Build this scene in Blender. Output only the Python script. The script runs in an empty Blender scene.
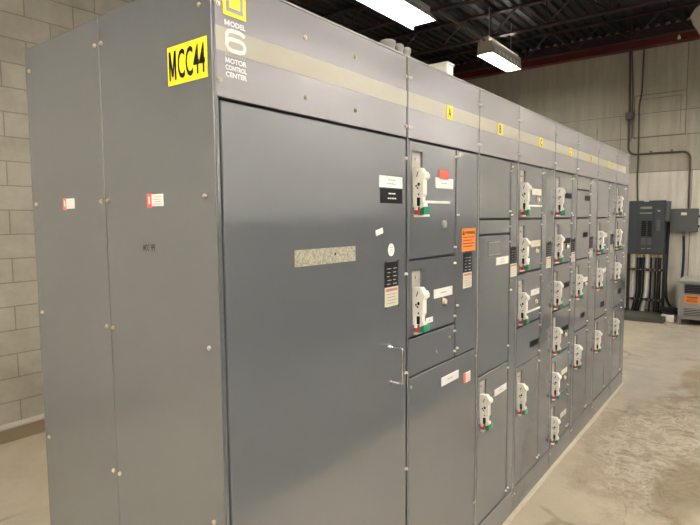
import bpy, bmesh, math, random
from mathutils import Vector, Matrix
random.seed(7)
S = bpy.context.scene
COL = S.collection
R = math.radians

# ------------------------------------------------------------------ materials
def nodes_of(name):
    m = bpy.data.materials.new(name); m.use_nodes = True
    nt = m.node_tree
    return m, nt, nt.nodes['Principled BSDF']

def plain(name, col, rough=.5, metal=0, spec=.5, emis=None, es=0, ior=1.5, bump=0, bscale=300, coat=0):
    m, nt, b = nodes_of(name)
    b.inputs['Base Color'].default_value = (*col, 1)
    b.inputs['Roughness'].default_value = rough
    b.inputs['Metallic'].default_value = metal
    b.inputs['Specular IOR Level'].default_value = spec
    b.inputs['IOR'].default_value = ior
    if coat: b.inputs['Coat Weight'].default_value = coat; b.inputs['Coat Roughness'].default_value = .08
    if emis:
        b.inputs['Emission Color'].default_value = (*emis, 1); b.inputs['Emission Strength'].default_value = es
    n = nt.nodes.new('ShaderNodeTexNoise'); n.inputs['Scale'].default_value = 6; n.inputs['Detail'].default_value = 4
    tc = nt.nodes.new('ShaderNodeTexCoord'); nt.links.new(tc.outputs['Object'], n.inputs['Vector'])
    mx = nt.nodes.new('ShaderNodeMix'); mx.data_type = 'RGBA'; mx.blend_type = 'MIX'
    mx.inputs[6].default_value = (*[c*.95 for c in col], 1); mx.inputs[7].default_value = (*[min(1, c*1.05) for c in col], 1)
    nt.links.new(n.outputs['Fac'], mx.inputs[0]); nt.links.new(mx.outputs[2], b.inputs['Base Color'])
    if bump:
        n2 = nt.nodes.new('ShaderNodeTexNoise'); n2.inputs['Scale'].default_value = bscale
        nt.links.new(tc.outputs['Object'], n2.inputs['Vector'])
        bp = nt.nodes.new('ShaderNodeBump'); bp.inputs['Strength'].default_value = bump; bp.inputs['Distance'].default_value = .002
        nt.links.new(n2.outputs['Fac'], bp.inputs['Height']); nt.links.new(bp.outputs['Normal'], b.inputs['Normal'])
    return m

def paint_mat(name='grey_enamel', c1=(.122, .129, .139), c2=(.138, .145, .155), ior=2.35):
    m, nt, b = nodes_of(name); L = nt.links
    geo = nt.nodes.new('ShaderNodeNewGeometry')
    n = nt.nodes.new('ShaderNodeTexNoise'); n.inputs['Scale'].default_value = 1.7; n.inputs['Detail'].default_value = 5
    L.new(geo.outputs['Position'], n.inputs['Vector'])
    mx = nt.nodes.new('ShaderNodeMix'); mx.data_type = 'RGBA'
    mx.inputs[6].default_value = (*c1, 1); mx.inputs[7].default_value = (*c2, 1)
    L.new(n.outputs['Fac'], mx.inputs[0]); L.new(mx.outputs[2], b.inputs['Base Color'])
    b.inputs['Roughness'].default_value = .11
    b.inputs['IOR'].default_value = ior
    n3 = nt.nodes.new('ShaderNodeTexNoise'); n3.inputs['Scale'].default_value = 3.0
    L.new(geo.outputs['Position'], n3.inputs['Vector'])
    bp = nt.nodes.new('ShaderNodeBump'); bp.inputs['Strength'].default_value = .12; bp.inputs['Distance'].default_value = .01
    L.new(n3.outputs['Fac'], bp.inputs['Height']); L.new(bp.outputs['Normal'], b.inputs['Normal'])
    return m

def block_mat(name, axis, bw, bh, mortar, c1, c2, cm, joint=.5, off=(0, 0), streak=False):
    """painted block wall; axis 'x' = wall runs along X, 'y' = along Y"""
    m, nt, b = nodes_of(name); L = nt.links; N = nt.nodes.new
    geo = N('ShaderNodeNewGeometry'); sp = N('ShaderNodeSeparateXYZ'); L.new(geo.outputs['Position'], sp.inputs[0])
    cb = N('ShaderNodeCombineXYZ')
    a1 = N('ShaderNodeMath'); a1.operation = 'ADD'; a1.inputs[1].default_value = off[0]
    a2 = N('ShaderNodeMath'); a2.operation = 'ADD'; a2.inputs[1].default_value = off[1]
    L.new(sp.outputs['X' if axis == 'x' else 'Y'], a1.inputs[0]); L.new(sp.outputs['Z'], a2.inputs[0])
    L.new(a1.outputs[0], cb.inputs[0]); L.new(a2.outputs[0], cb.inputs[1])
    br = N('ShaderNodeTexBrick'); br.offset = joint
    br.inputs['Scale'].default_value = 1; br.inputs['Brick Width'].default_value = bw; br.inputs['Row Height'].default_value = bh
    br.inputs['Mortar Size'].default_value = mortar; br.inputs['Mortar Smooth'].default_value = .3
    br.inputs['Color1'].default_value = (*c1, 1); br.inputs['Color2'].default_value = (*c2, 1); br.inputs['Mortar'].default_value = (*cm, 1)
    L.new(cb.outputs[0], br.inputs['Vector'])
    n = N('ShaderNodeTexNoise'); n.inputs['Scale'].default_value = 2.5; n.inputs['Detail'].default_value = 8; n.inputs['Roughness'].default_value = .7
    if streak:
        mp = N('ShaderNodeMapping'); mp.inputs['Scale'].default_value = (1, 3.4, .35); L.new(geo.outputs['Position'], mp.inputs[0]); L.new(mp.outputs[0], n.inputs['Vector'])
    else: L.new(geo.outputs['Position'], n.inputs['Vector'])
    cr = N('ShaderNodeValToRGB'); cr.color_ramp.elements[0].position = .3; cr.color_ramp.elements[0].color = (.74, .72, .68, 1)
    cr.color_ramp.elements[1].position = .62; cr.color_ramp.elements[1].color = (1, 1, 1, 1); L.new(n.outputs['Fac'], cr.inputs[0])
    mx = N('ShaderNodeMix'); mx.data_type = 'RGBA'; mx.blend_type = 'MULTIPLY'; mx.inputs[0].default_value = 1
    L.new(br.outputs['Color'], mx.inputs[6]); L.new(cr.outputs[0], mx.inputs[7]); L.new(mx.outputs[2], b.inputs['Base Color'])
    b.inputs['Roughness'].default_value = .6
    n2 = N('ShaderNodeTexNoise'); n2.inputs['Scale'].default_value = 60; n2.inputs['Detail'].default_value = 4; L.new(geo.outputs['Position'], n2.inputs['Vector'])
    ad = N('ShaderNodeMath'); ad.operation = 'MULTIPLY_ADD'; ad.inputs[1].default_value = -1.0; L.new(br.outputs['Fac'], ad.inputs[0])
    ml = N('ShaderNodeMath'); ml.operation = 'MULTIPLY'; ml.inputs[1].default_value = .25; L.new(n2.outputs['Fac'], ml.inputs[0]); L.new(ml.outputs[0], ad.inputs[2])
    bp = N('ShaderNodeBump'); bp.inputs['Strength'].default_value = .6; bp.inputs['Distance'].default_value = .006
    L.new(ad.outputs[0], bp.inputs['Height']); L.new(bp.outputs['Normal'], b.inputs['Normal'])
    return m

def floor_mat():
    m, nt, b = nodes_of('stained_concrete'); L = nt.links; N = nt.nodes.new
    geo = N('ShaderNodeNewGeometry')
    def noise(s, d=6, r=.6, dist=0):
        n = N('ShaderNodeTexNoise'); n.inputs['Scale'].default_value = s; n.inputs['Detail'].default_value = d
        n.inputs['Roughness'].default_value = r; n.inputs['Distortion'].default_value = dist
        L.new(geo.outputs['Position'], n.inputs['Vector']); return n.outputs['Fac']
    def ramp(f, p0, p1, c0=0, c1=1):
        r = N('ShaderNodeMapRange'); r.inputs[1].default_value = p0; r.inputs[2].default_value = p1
        r.inputs[3].default_value = c0; r.inputs[4].default_value = c1; r.interpolation_type = 'SMOOTHSTEP'
        L.new(f, r.inputs[0]); return r.outputs[0]
    def mix(f, a, c):
        x = N('ShaderNodeMix'); x.data_type = 'RGBA'; L.new(f, x.inputs[0])
        if isinstance(a, tuple): x.inputs[6].default_value = (*a, 1)
        else: L.new(a, x.inputs[6])
        x.inputs[7].default_value = (*c, 1); return x.outputs[2]
    def mul(a, c):
        x = N('ShaderNodeMath'); x.operation = 'MULTIPLY'; L.new(a, x.inputs[0])
        if isinstance(c, (int, float)): x.inputs[1].default_value = c
        else: L.new(c, x.inputs[1])
        return x.outputs[0]
    def spot(x, y, rx, ry, soft=.5, jitter=.6):
        """irregular patch about a place on the floor"""
        mp = N('ShaderNodeMapping'); mp.vector_type = 'POINT'
        mp.inputs['Location'].default_value = (-x/rx, -y/ry, 0); mp.inputs['Scale'].default_value = (1/rx, 1/ry, 0)
        L.new(geo.outputs['Position'], mp.inputs[0])
        ln = N('ShaderNodeVectorMath'); ln.operation = 'LENGTH'; L.new(mp.outputs[0], ln.inputs[0])
        ad = N('ShaderNodeMath'); ad.operation = 'MULTIPLY_ADD'; ad.inputs[1].default_value = jitter*2; L.new(noise(3.5, 8, .7), ad.inputs[0])
        L.new(ln.outputs['Value'], ad.inputs[2])
        return ramp(ad.outputs[0], 1+jitter-soft*.5, 1+jitter+soft*.5, 1, 0)
    base = mix(ramp(noise(1.1, 6), .35, .7), (.43, .365, .265), (.51, .44, .335))
    base = mix(mul(ramp(noise(22, 12, .8), .48, .7), .4), base, (.33, .275, .2))
    # far greyer floor, swept strip next to the cabinets
    c = mix(mul(spot(6.4, -.55, 2.6, .75, .5), .85), base, (.34, .305, .26))
    c = mix(mul(spot(3.55, -.46, 1.15, .42, .35), .8), c, (.33, .26, .18))
    c = mix(mul(mul(spot(3.6, -.6, 1.1, .45, .4), ramp(noise(9, 12, .78, .9), .50, .60)), .5), c, (.60, .55, .46))
    c = mix(mul(mul(spot(4.9, -.72, .7, .35, .3), ramp(noise(6, 9, .7, .8), .46, .56)), .7), c, (.24, .18, .11))
    c = mix(mul(spot(3.05, -.75, .35, .2, .6), .55), c, (.25, .19, .12))
    def veins(sc, w, dist):
        a = N('ShaderNodeMath'); a.operation = 'SUBTRACT'; a.inputs[1].default_value = .5; L.new(noise(sc, 9, .62, dist), a.inputs[0])
        q = N('ShaderNodeMath'); q.operation = 'ABSOLUTE'; L.new(a.outputs[0], q.inputs[0]); return ramp(q.outputs[0], w*.3, w, 1, 0)
    c = mix(mul(mul(spot(3.7, -.6, 1.3, .5, .5), veins(3.2, .02, .9)), .7), c, (.20, .145, .09))
    c = mix(mul(mul(spot(3.6, -.55, 1.0, .4, .5), veins(5.5, .06, 1.4)), .38), c, (.64, .60, .51))
    c = mix(mul(spot(5.7, -.58, .55, .13, .5), .75), c, (.23, .17, .10))
    c = mix(mul(spot(2.95, -.74, .45, .16, .5), .65), c, (.22, .165, .10))
    wv = N('ShaderNodeTexVoronoi'); wv.feature = 'DISTANCE_TO_EDGE'; wv.inputs['Scale'].default_value = .9
    mp = N('ShaderNodeMix'); mp.data_type = 'VECTOR'; mp.inputs[0].default_value = .18
    nz = N('ShaderNodeTexNoise'); nz.inputs['Scale'].default_value = 3; nz.inputs['Detail'].default_value = 6; L.new(geo.outputs['Position'], nz.inputs['Vector'])
    L.new(geo.outputs['Position'], mp.inputs[4]); L.new(nz.outputs['Color'], mp.inputs[5]); L.new(mp.outputs[1], wv.inputs['Vector'])
    crack = mul(ramp(wv.outputs['Distance'], .002, .02, 1, 0), ramp(noise(1.3, 3), .5, .6))
    c = mix(mul(crack, .6), c, (.16, .12, .08))
    L.new(c, b.inputs['Base Color'])
    b.inputs['Roughness'].default_value = .42
    rr = ramp(noise(4, 6), .3, .7, .33, .62); L.new(rr, b.inputs['Roughness'])
    bp = N('ShaderNodeBump'); bp.inputs['Strength'].default_value = .35; bp.inputs['Distance'].default_value = .01
    L.new(noise(14, 10, .7), bp.inputs['Height']); L.new(bp.outputs['Normal'], b.inputs['Normal'])
    return m

def residue_mat():
    m, nt, b = nodes_of('worn_adhesive'); L = nt.links; N = nt.nodes.new
    geo = N('ShaderNodeNewGeometry'); n = N('ShaderNodeTexNoise'); n.inputs['Scale'].default_value = 130; n.inputs['Detail'].default_value = 6
    L.new(geo.outputs['Position'], n.inputs['Vector'])
    cr = N('ShaderNodeValToRGB'); cr.color_ramp.elements[0].position = .42; cr.color_ramp.elements[0].color = (.26, .25, .20, 1)
    cr.color_ramp.elements[1].position = .56; cr.color_ramp.elements[1].color = (.43, .40, .30, 1)
    L.new(n.outputs['Fac'], cr.inputs[0]); L.new(cr.outputs[0], b.inputs['Base Color']); b.inputs['Roughness'].default_value = .8
    return m

M = dict(
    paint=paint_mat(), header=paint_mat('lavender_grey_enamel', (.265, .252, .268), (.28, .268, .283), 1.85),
    dark=plain('dark_gap', (.012, .012, .012), .8),
    edge=plain('edge_trim', (.30, .29, .27), .4),
    stripe=plain('beige_stripe', (.40, .37, .29), .35),
    cream=plain('cream_plastic', (.76, .73, .65), .4),
    creamd=plain('beige_recess', (.42, .40, .34), .5),
    yellow=plain('yellow_vinyl', (.95, .74, .02), .5),
    black=plain('black_plastic', (.010, .010, .010), .6, 0, .2),
    white=plain('white_label', (.80, .78, .74), .5),
    whitep=plain('white_print', (.78, .77, .75), .5),
    paper=plain('aged_paper', (.62, .56, .42), .6),
    red=plain('red_plastic', (.55, .03, .03), .45),
    redl=plain('red_label', (.78, .12, .08), .5),
    green=plain('green_plastic', (.01, .22, .11), .45),
    orange=plain('orange_vinyl', (.85, .23, .03), .5),
    greyt=plain('grey_print', (.35, .33, .33), .6),
    screw=plain('zinc_screw', (.50, .43, .31), .35, .8), zinc=plain('zinc_latch', (.66, .64, .60), .35, .2), rust=plain('faded_red_print', (.42, .20, .14), .6), mat=plain('added_rubber_mat', (.12, .115, .105), .8), pink=plain('pink_plastic', (.70, .42, .36), .5),
    pale_brass=plain('pale_brass', (.80, .72, .50), .35, .3), brass=plain('brass', (.70, .58, .30), .35, .8),
    chrome=plain('bright_wire', (.75, .74, .72), .18, 1),
    galv=plain('galvanised', (.30, .29, .27), .45, .5),
    conduit=plain('conduit_steel', (.075, .062, .045), .6, 0),
    redsteel=plain('red_oxide_steel', (.11, .010, .007), .6),
    darksteel=plain('joist_primer', (.04, .018, .018), .6),
    deck=plain('dark_roof_deck', (.013, .013, .014), .65),
    panelblue=plain('slate_enamel', (.040, .050, .056), .4),
    panelgrey=plain('grey_box_enamel', (.09, .095, .09), .4),
    transgrey=plain('transformer_enamel', (.30, .29, .265), .45),
    cable=plain('black_cable', (.010, .010, .011), .5),
    cableb=plain('blue_black_cable', (.02, .022, .045), .5),
    pvc=plain('pale_pipe', (.82, .80, .74), .45),
    pad=plain('pad_concrete', (.085, .075, .062), .8, bump=.5, bscale=60),
    grout=plain('pale_grout', (.52, .46, .36), .8),
    lampbody=plain('lamp_enamel', (.42, .40, .34), .45),
    lampin=plain('lamp_reflector', (.66, .64, .58), .4),
    tube=plain('fluorescent_tube', (.9, .9, .9), .4, emis=(1, .965, .905), es=26),
    residue=residue_mat(),
    unseen_dado=plain('added_dado_paint', (.05, .05, .05), .6),
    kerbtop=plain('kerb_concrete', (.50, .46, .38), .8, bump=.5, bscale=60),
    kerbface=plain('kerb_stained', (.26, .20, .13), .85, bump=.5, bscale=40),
    ceilwall=plain('dark_joint', (.14, .12, .085), .8),
    floor=floor_mat(),
    wall_l=block_mat('painted_block', 'x', .377, .187, .005, (.46, .43, .36), (.40, .37, .305), (.26, .23, .18), off=(.261, .0951)),
    wall_u=block_mat('darker_panel_wall', 'y', .40, .203, .003, (.40, .37, .30), (.38, .35, .28), (.36, .33, .27), streak=True),
    wall_r=block_mat('white_block', 'x', .406, .203, .004, (.88, .87, .88), (.86, .85, .86), (.78, .77, .78)),
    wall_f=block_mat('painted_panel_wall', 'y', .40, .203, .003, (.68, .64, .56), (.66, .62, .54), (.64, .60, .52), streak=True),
)

# ------------------------------------------------------------------ mesh builder
class MB:
    def __init__(self): self.v = []; self.f = []; self.mi = []; self.mats = []; self.sm = []
    def idx(self, m):
        if m not in self.mats: self.mats.append(m)
        return self.mats.index(m)
    def add(self, vs, fs, m, smooth=False):
        o = len(self.v); self.v += [tuple(x) for x in vs]
        k = self.idx(m)
        for f in fs: self.f.append([o+i for i in f]); self.mi.append(k); self.sm.append(smooth)
        return self
    def box(self, x0, x1, y0, y1, z0, z1, m, bev=0):
        bm = bmesh.new(); bmesh.ops.create_cube(bm, size=1)
        for v in bm.verts:
            v.co = Vector(((x0+x1)/2+v.co.x*(x1-x0), (y0+y1)/2+v.co.y*(y1-y0), (z0+z1)/2+v.co.z*(z1-z0)))
        if bev: bmesh.ops.bevel(bm, geom=list(bm.edges), offset=bev, segments=2, affect='EDGES', profile=.5)
        self.bm(bm, m); return self
    def bm(self, bm, m, smooth=False, mat=None):
        if mat: bmesh.ops.transform(bm, matrix=mat, verts=bm.verts)
        bm.verts.ensure_lookup_table(); bm.verts.index_update()
        self.add([v.co.copy() for v in bm.verts], [[v.index for v in f.verts] for f in bm.faces], m, smooth); bm.free()
    def cyl(self, p0, p1, r, m, n=12, r1=None):
        p0 = Vector(p0); p1 = Vector(p1); d = (p1-p0).normalized(); r1 = r if r1 is None else r1
        a = d.orthogonal().normalized(); b = d.cross(a)
        vs = []
        for p, q in ((p0, r), (p1, r1)):
            for i in range(n):
                t = 2*math.pi*i/n; vs.append(p+a*math.cos(t)*q+b*math.sin(t)*q)
        self.add(vs, [[i, (i+1) % n, n+(i+1) % n, n+i] for i in range(n)], m, True)
        self.add(vs[:n], [list(range(n))[::-1]], m); self.add(vs[n:], [list(range(n))], m); return self
    def tube(self, pts, r, m, n=8, cap=True):
        pts = [Vector(p) for p in pts]; rings = []; a = None
        for i, p in enumerate(pts):
            d = ((pts[min(i+1, len(pts)-1)]-pts[max(i-1, 0)])).normalized()
            if a is None: a = d.orthogonal().normalized()
            a = (a-d*a.dot(d)).normalized(); b = d.cross(a)
            rings.append([p+a*math.cos(2*math.pi*k/n)*r+b*math.sin(2*math.pi*k/n)*r for k in range(n)])
        vs = [q for g in rings for q in g]; fs = []
        for i in range(len(pts)-1):
            for k in range(n): fs.append([i*n+k, i*n+(k+1) % n, (i+1)*n+(k+1) % n, (i+1)*n+k])
        self.add(vs, fs, m, True)
        if cap: self.add(rings[0], [list(range(n))[::-1]], m); self.add(rings[-1], [list(range(n))], m)
        return self
    def prism(self, poly, axis, a0, a1, m):
        """poly: 2-D outline; axis: extrusion axis"""
        def P(u, w, a):
            return {'x': (a, u, w), 'y': (u, a, w), 'z': (u, w, a)}[axis]
        n = len(poly); vs = [P(u, w, a0) for u, w in poly]+[P(u, w, a1) for u, w in poly]
        fs = [[i, (i+1) % n, n+(i+1) % n, n+i] for i in range(n)]+[list(range(n))[::-1], list(range(n, 2*n))]
        self.add(vs, fs, m); return self
    def lathe(self, c, prof, m, n=24):
        vs = []; c = Vector(c)
        for r, z in prof:
            for k in range(n): t = 2*math.pi*k/n; vs.append(c+Vector((r*math.cos(t), r*math.sin(t), z)))
        fs = [[i*n+k, i*n+(k+1) % n, (i+1)*n+(k+1) % n, (i+1)*n+k] for i in range(len(prof)-1) for k in range(n)]
        self.add(vs, fs, m, True); return self
    def text(self, s, plane, a0, a1, z0, z1, face, m, bold=.0, thick=.0006, shear=0):
        """lettering filling the box a0..a1 x z0..z1; plane 'front' (facing -Y) or 'end' (facing -X, a falls to the right)"""
        cu = bpy.data.curves.new('t', 'FONT'); cu.body = s; cu.offset = bold; cu.fill_mode = 'FRONT'; cu.resolution_u = 3; cu.shear = shear
        ob = bpy.data.objects.new('t', cu); COL.objects.link(ob)
        me = bpy.data.meshes.new_from_object(ob.evaluated_get(bpy.context.evaluated_depsgraph_get()))
        xs = [v.co.x for v in me.vertices]; ys = [v.co.y for v in me.vertices]
        X0, X1, Y0, Y1 = min(xs), max(xs), min(ys), max(ys)
        vs = []
        for v in me.vertices:
            a = a0+(v.co.x-X0)/(X1-X0)*(a1-a0); z = z0+(v.co.y-Y0)/(Y1-Y0)*(z1-z0)
            vs.append((a, face-thick, z) if plane == 'front' else (face-thick, a, z))
        self.add(vs, [list(p.vertices) for p in me.polygons], m)
        bpy.data.objects.remove(ob); bpy.data.meshes.remove(me); bpy.data.curves.remove(cu); return self
    def glyph_m(self, plane, a0, a1, z0, z1, face, m, sw):
        s = 1 if a1 > a0 else -1; w = sw*s; c = (a0+a1)/2; f = face-.0006
        P = (lambda a, z: (a, f, z)) if plane == 'front' else (lambda a, z: (f, a, z))
        for q in ([(a0, z0), (a0+w, z0), (a0+w, z1), (a0, z1)], [(a1-w, z0), (a1, z0), (a1, z1), (a1-w, z1)],
                  [(a0, z1), (a0+w*1.15, z1), (c+w*.5, z0+(z1-z0)*.12), (c-w*.5, z0+(z1-z0)*.12)], [(a1-w*1.15, z1), (a1, z1), (c+w*.5, z0+(z1-z0)*.12), (c-w*.5, z0+(z1-z0)*.12)]):
            self.add([P(*t) for t in q], [[0, 1, 2, 3]], m)
        return self
    def mesh(self, name, origin=(0, 0, 0)):
        me = bpy.data.meshes.new(name); o = Vector(origin)
        me.from_pydata([Vector(v)-o for v in self.v], [], self.f)
        for m in self.mats: me.materials.append(m)
        for p, k, s in zip(me.polygons, self.mi, self.sm): p.material_index = k; p.use_smooth = s
        me.update(); return me
    def build(self, name, parent=None, origin=None, label=None, cat=None, group=None, kind=None):
        """vertices are world coordinates; the object's origin goes to `origin`"""
        if origin is None:
            xs, ys, zs = zip(*self.v); origin = ((min(xs)+max(xs))/2, (min(ys)+max(ys))/2, min(zs))
        o = bpy.data.objects.new(name, self.mesh(name, origin)); COL.objects.link(o)
        place(o, origin, parent); tag(o, label, cat, group, kind); return o

WPOS = {}
def place(o, w, parent):
    w = Vector(w); WPOS[o] = w
    if parent is not None: o.parent = parent; o.location = w-WPOS[parent]
    else: o.location = w
def tag(o, label=None, cat=None, group=None, kind=None):
    if label: o['label'] = label
    if cat: o['category'] = cat
    if group: o['group'] = group
    if kind: o['kind'] = kind
    return o
def thing(name, loc, label, cat, group=None):
    o = bpy.data.objects.new(name, None); COL.objects.link(o); o.empty_display_size = .1
    place(o, loc, None); return tag(o, label, cat, group)
def inst(me, name, loc, parent, label=None):
    o = bpy.data.objects.new(name, me); COL.objects.link(o); place(o, loc, parent)
    if label: o['label'] = label
    return o
def arc(c, r, a0, a1, ax, n=7):
    """points on a quarter bend; ax gives the two axes as indices"""
    out = []
    for i in range(n+1):
        t = R(a0+(a1-a0)*i/n); p = list(c); p[ax[0]] += r*math.cos(t); p[ax[1]] += r*math.sin(t); out.append(tuple(p))
    return out

# ------------------------------------------------------------------ shared meshes
b = MB(); b.cyl((0, 0, 0), (0, -.004, 0), .0065, M['screw'], 12); b.cyl((0, -.004, 0), (0, -.007, 0), .0048, M['screw'], 10, .003)
SCREW_F = b.mesh('screw')
b = MB(); b.cyl((0, 0, 0), (-.004, 0, 0), .0065, M['screw'], 12); b.cyl((-.004, 0, 0), (-.007, 0, 0), .0048, M['screw'], 10, .003)
SCREW_E = b.mesh('screw')
# latch: quarter-turn fastener with a small tab
b = MB(); b.box(-.0075, .0075, -.005, 0, -.005, .005, M['zinc'], .0015); b.cyl((0, -.005, 0), (0, -.010, 0), .004, M['zinc'], 10)
LATCH = b.mesh('latch')
# disconnect handle, origin at the top-left corner of its recess on the door face
SW, SH = .080, .215
b = MB(); b.box(.0, SW, .009, .011, -SH, 0, M['creamd']); b.cyl((.042, .009, -.03), (.042, .004, -.03), .006, M['pink'], 10)
HANDLE_PLATE = b.mesh('handle_plate')
b = MB()
b.prism([(.009, -.066), (-.036, -.066), (-.050, -.080), (-.050, -.166), (-.042, -.178), (.009, -.178)], 'x', .016, .046, M['cream'])
b.prism([(-.020, -.080), (-.050, -.080), (-.060, -.092), (-.060, -.104), (-.048, -.112), (-.020, -.112)], 'x', .014, .056, M['cream'])   # hood
for y, z, r in ((-.012, -.134, .0045), (-.026, -.128, .0070), (-.020, -.142, .0042), (-.026, -.166, .004)):
    b.cyl((.016, y, z), (0*0+.0148, y, z), r, M['black'], 10)
b.add([(.0095, -.016, -.100), (.0095, -.021, -.100), (.0095, -.030, -.080), (.0095, -.025, -.080)], [[0, 1, 2, 3]], M['black'])
b.v = [(v[0], v[1]*.78, v[2]) for v in b.v]
HANDLE_BODY = b.mesh('handle_body')
b = MB()
b.box(.016, .040, -.014, .008, -.226, -.172, M['cream'], .002); b.box(.020, .044, -.044, -.030, -.212, -.176, M['cream'], .002)
b.prism([(-.030, -.206), (-.050, -.196), (-.052, -.212), (-.030, -.220)], 'x', .02, .05, M['cream'])
b.box(.018, .036, -.030, -.014, -.210, -.178, M['black'])
b.v = [(v[0], v[1]*.78, v[2]) for v in b.v]
HANDLE_FORK = b.mesh('handle_fork')
b = MB(); b.box(.024, .060, -.024, 0, -.244, -.214, M['red'], .003); b.box(.024, .070, -.052, -.024, -.242, -.211, M['green'], .003)
b.box(.012, .06, -.018, 0, -.252, -.243, M['cream'], .002)
b.v = [(v[0], v[1]*.78, v[2]) for v in b.v]
FLAG = b.mesh('position_flag')
b = MB(); b.cyl((0, 0, 0), (0, -.006, 0), .019, M['chrome'], 18); b.cyl((0, -.006, 0), (0, -.015, 0), .013, M['pale_brass'], 16, .011)
KNOB = b.mesh('pushbutton')
def label_std():
    b = MB(); b.box(0, .088, -.003, 0, -.086, .004, M['black'], .001); b.box(0, .088, -.003, 0, -.158, -.087, M['paper'], .001)
    b.box(.006, .082, -.0036, -.002, -.102, -.092, M['rust'])
    for i in range(5):
        z = -.018-i*.014
        b.box(.012+.004*(i % 2), .040-.006*(i % 3), -.0034, -.002, z-.003, z, M['greyt']); b.box(.052, .076-.005*(i % 2), -.0034, -.002, z-.003, z, M['greyt'])
    for i in range(4): b.box(.010, .078-.01*(i % 2), -.0034, -.002, -.114-i*.011, -.111-i*.011, M['greyt'])
    for x in (.003, .085):
        for z in (.006, -.160): b.cyl((x, -.004, z), (x, 0, z), .004, M['chrome'], 8)
    return b.mesh('rating_label')
RATING = label_std()

def flat_label(name, parent, x0, x1, z0, z1, mat, lines=1, label=None, face=0, tilt=0, linemat=None, frame=None):
    b = MB(); f = face
    cx, cz = (x0+x1)/2, (z0+z1)/2
    if frame: b.box(x0-.004, x1+.004, f-.001, f, z0-.004, z1+.004, frame)
    b.box(x0, x1, f-.0025, f, z0, z1, mat, .0006)
    for i in range(lines):
        z = z1-(i+1)*(z1-z0)/(lines+1); w = (x1-x0)*(.30+.08*((i*7) % 3))
        seg = x0+(x1-x0)*.5-w/2
        while seg < cx+w/2-.004:
            s = random.uniform(.008, .02); b.box(seg, min(seg+s, cx+w/2), f-.0031, f-.002, z-.0022, z+.0022, linemat or M['greyt']); seg += s+.004
    if tilt:
        c, s = math.cos(tilt), math.sin(tilt)
        b.v = [(cx+(x-cx)*c-(z-cz)*s, y, cz+(x-cx)*s+(z-cz)*c) for x, y, z in b.v]
    return b.build(name, parent, label=label)

# ------------------------------------------------------------------ motor control centre
H = 2.286; TOPD = 1.984; BOT = .155; DEP = .515; GAP = .0035; T = .018
XS = [0, .893, 1.532, 2.042, 2.689, 3.207, 3.805, 4.49, 5.035]
STR0, STR1 = 2.099, 2.157

def door_mesh(x0, x1, z0, z1, hole=None):
    """sheet-steel door with returned edges; hole = (x, ztop) of a handle recess"""
    b = MB(); x0 += GAP; x1 -= GAP; z0 += GAP; z1 -= GAP
    if not hole:
        b.box(x0, x1, 0, T, z0, z1, M['paint'], .0038); return b
    hx, hz = hole; hx1 = hx+SW; hz0 = hz-SH
    # continuous face around the recess
    e = .0035; g = [x0+e, hx, hx1, x1-e]; k = [z0+e, hz0, hz, z1-e]
    vs = [(a, 0, c) for c in k for a in g]
    fs = [[j*4+i, j*4+i+1, (j+1)*4+i+1, (j+1)*4+i] for j in range(3) for i in range(3) if not (i == 1 and j == 1)]
    b.add(vs, fs, M['paint'])
    I = [(x0+e, z0+e), (x1-e, z0+e), (x1-e, z1-e), (x0+e, z1-e)]; O = [(x0, z0), (x1, z0), (x1, z1), (x0, z1)]
    for i in range(4):
        j = (i+1) % 4
        b.add([(I[i][0], 0, I[i][1]), (I[j][0], 0, I[j][1]), (O[j][0], e, O[j][1]), (O[i][0], e, O[i][1])], [[0, 3, 2, 1]], M['paint'])
        b.add([(O[i][0], e, O[i][1]), (O[j][0], e, O[j][1]), (O[j][0], T, O[j][1]), (O[i][0], T, O[i][1])], [[0, 3, 2, 1]], M['paint'])
    for (a, c), (d, e) in (((hx, hz0), (hx1, hz0)), ((hx1, hz0), (hx1, hz)), ((hx1, hz), (hx, hz)), ((hx, hz), (hx, hz0))):
        b.add([(a, 0, c), (d, 0, e), (d, .014, e), (a, .014, c)], [[0, 1, 2, 3]], M['paint'])
    return b

def door(root, name, x0, x1, z0, z1, screws=(), latches=()):
    d = door_mesh(x0, x1, z0, z1).build(name, root)
    for x, z in screws: inst(SCREW_F, 'screw', (x, 0, z), d)
    for x, z in latches: inst(LATCH, 'latch', (x, 0, z), d)
    return d

def unit(root, sx, x1, z1, z0, off=.032, drop=.040):
    """bucket door with disconnect handle; sx = section's left edge"""
    hx = sx+off; hz = z1-drop
    d = door_mesh(sx+.008, x1, z0, z1, (hx, hz)).build('unit_door', root)
    inst(HANDLE_PLATE, 'handle_plate', (hx, 0, hz), d); inst(HANDLE_BODY, 'handle_body', (hx, 0, hz), d)
    inst(HANDLE_FORK, 'handle_fork', (hx, 0, hz), d); inst(FLAG, 'position_flag', (hx, 0, hz), d)
    for z in (z1-.035, z0+.035): inst(LATCH, 'latch', (x1-.012, 0, z), d)
    return d

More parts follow.
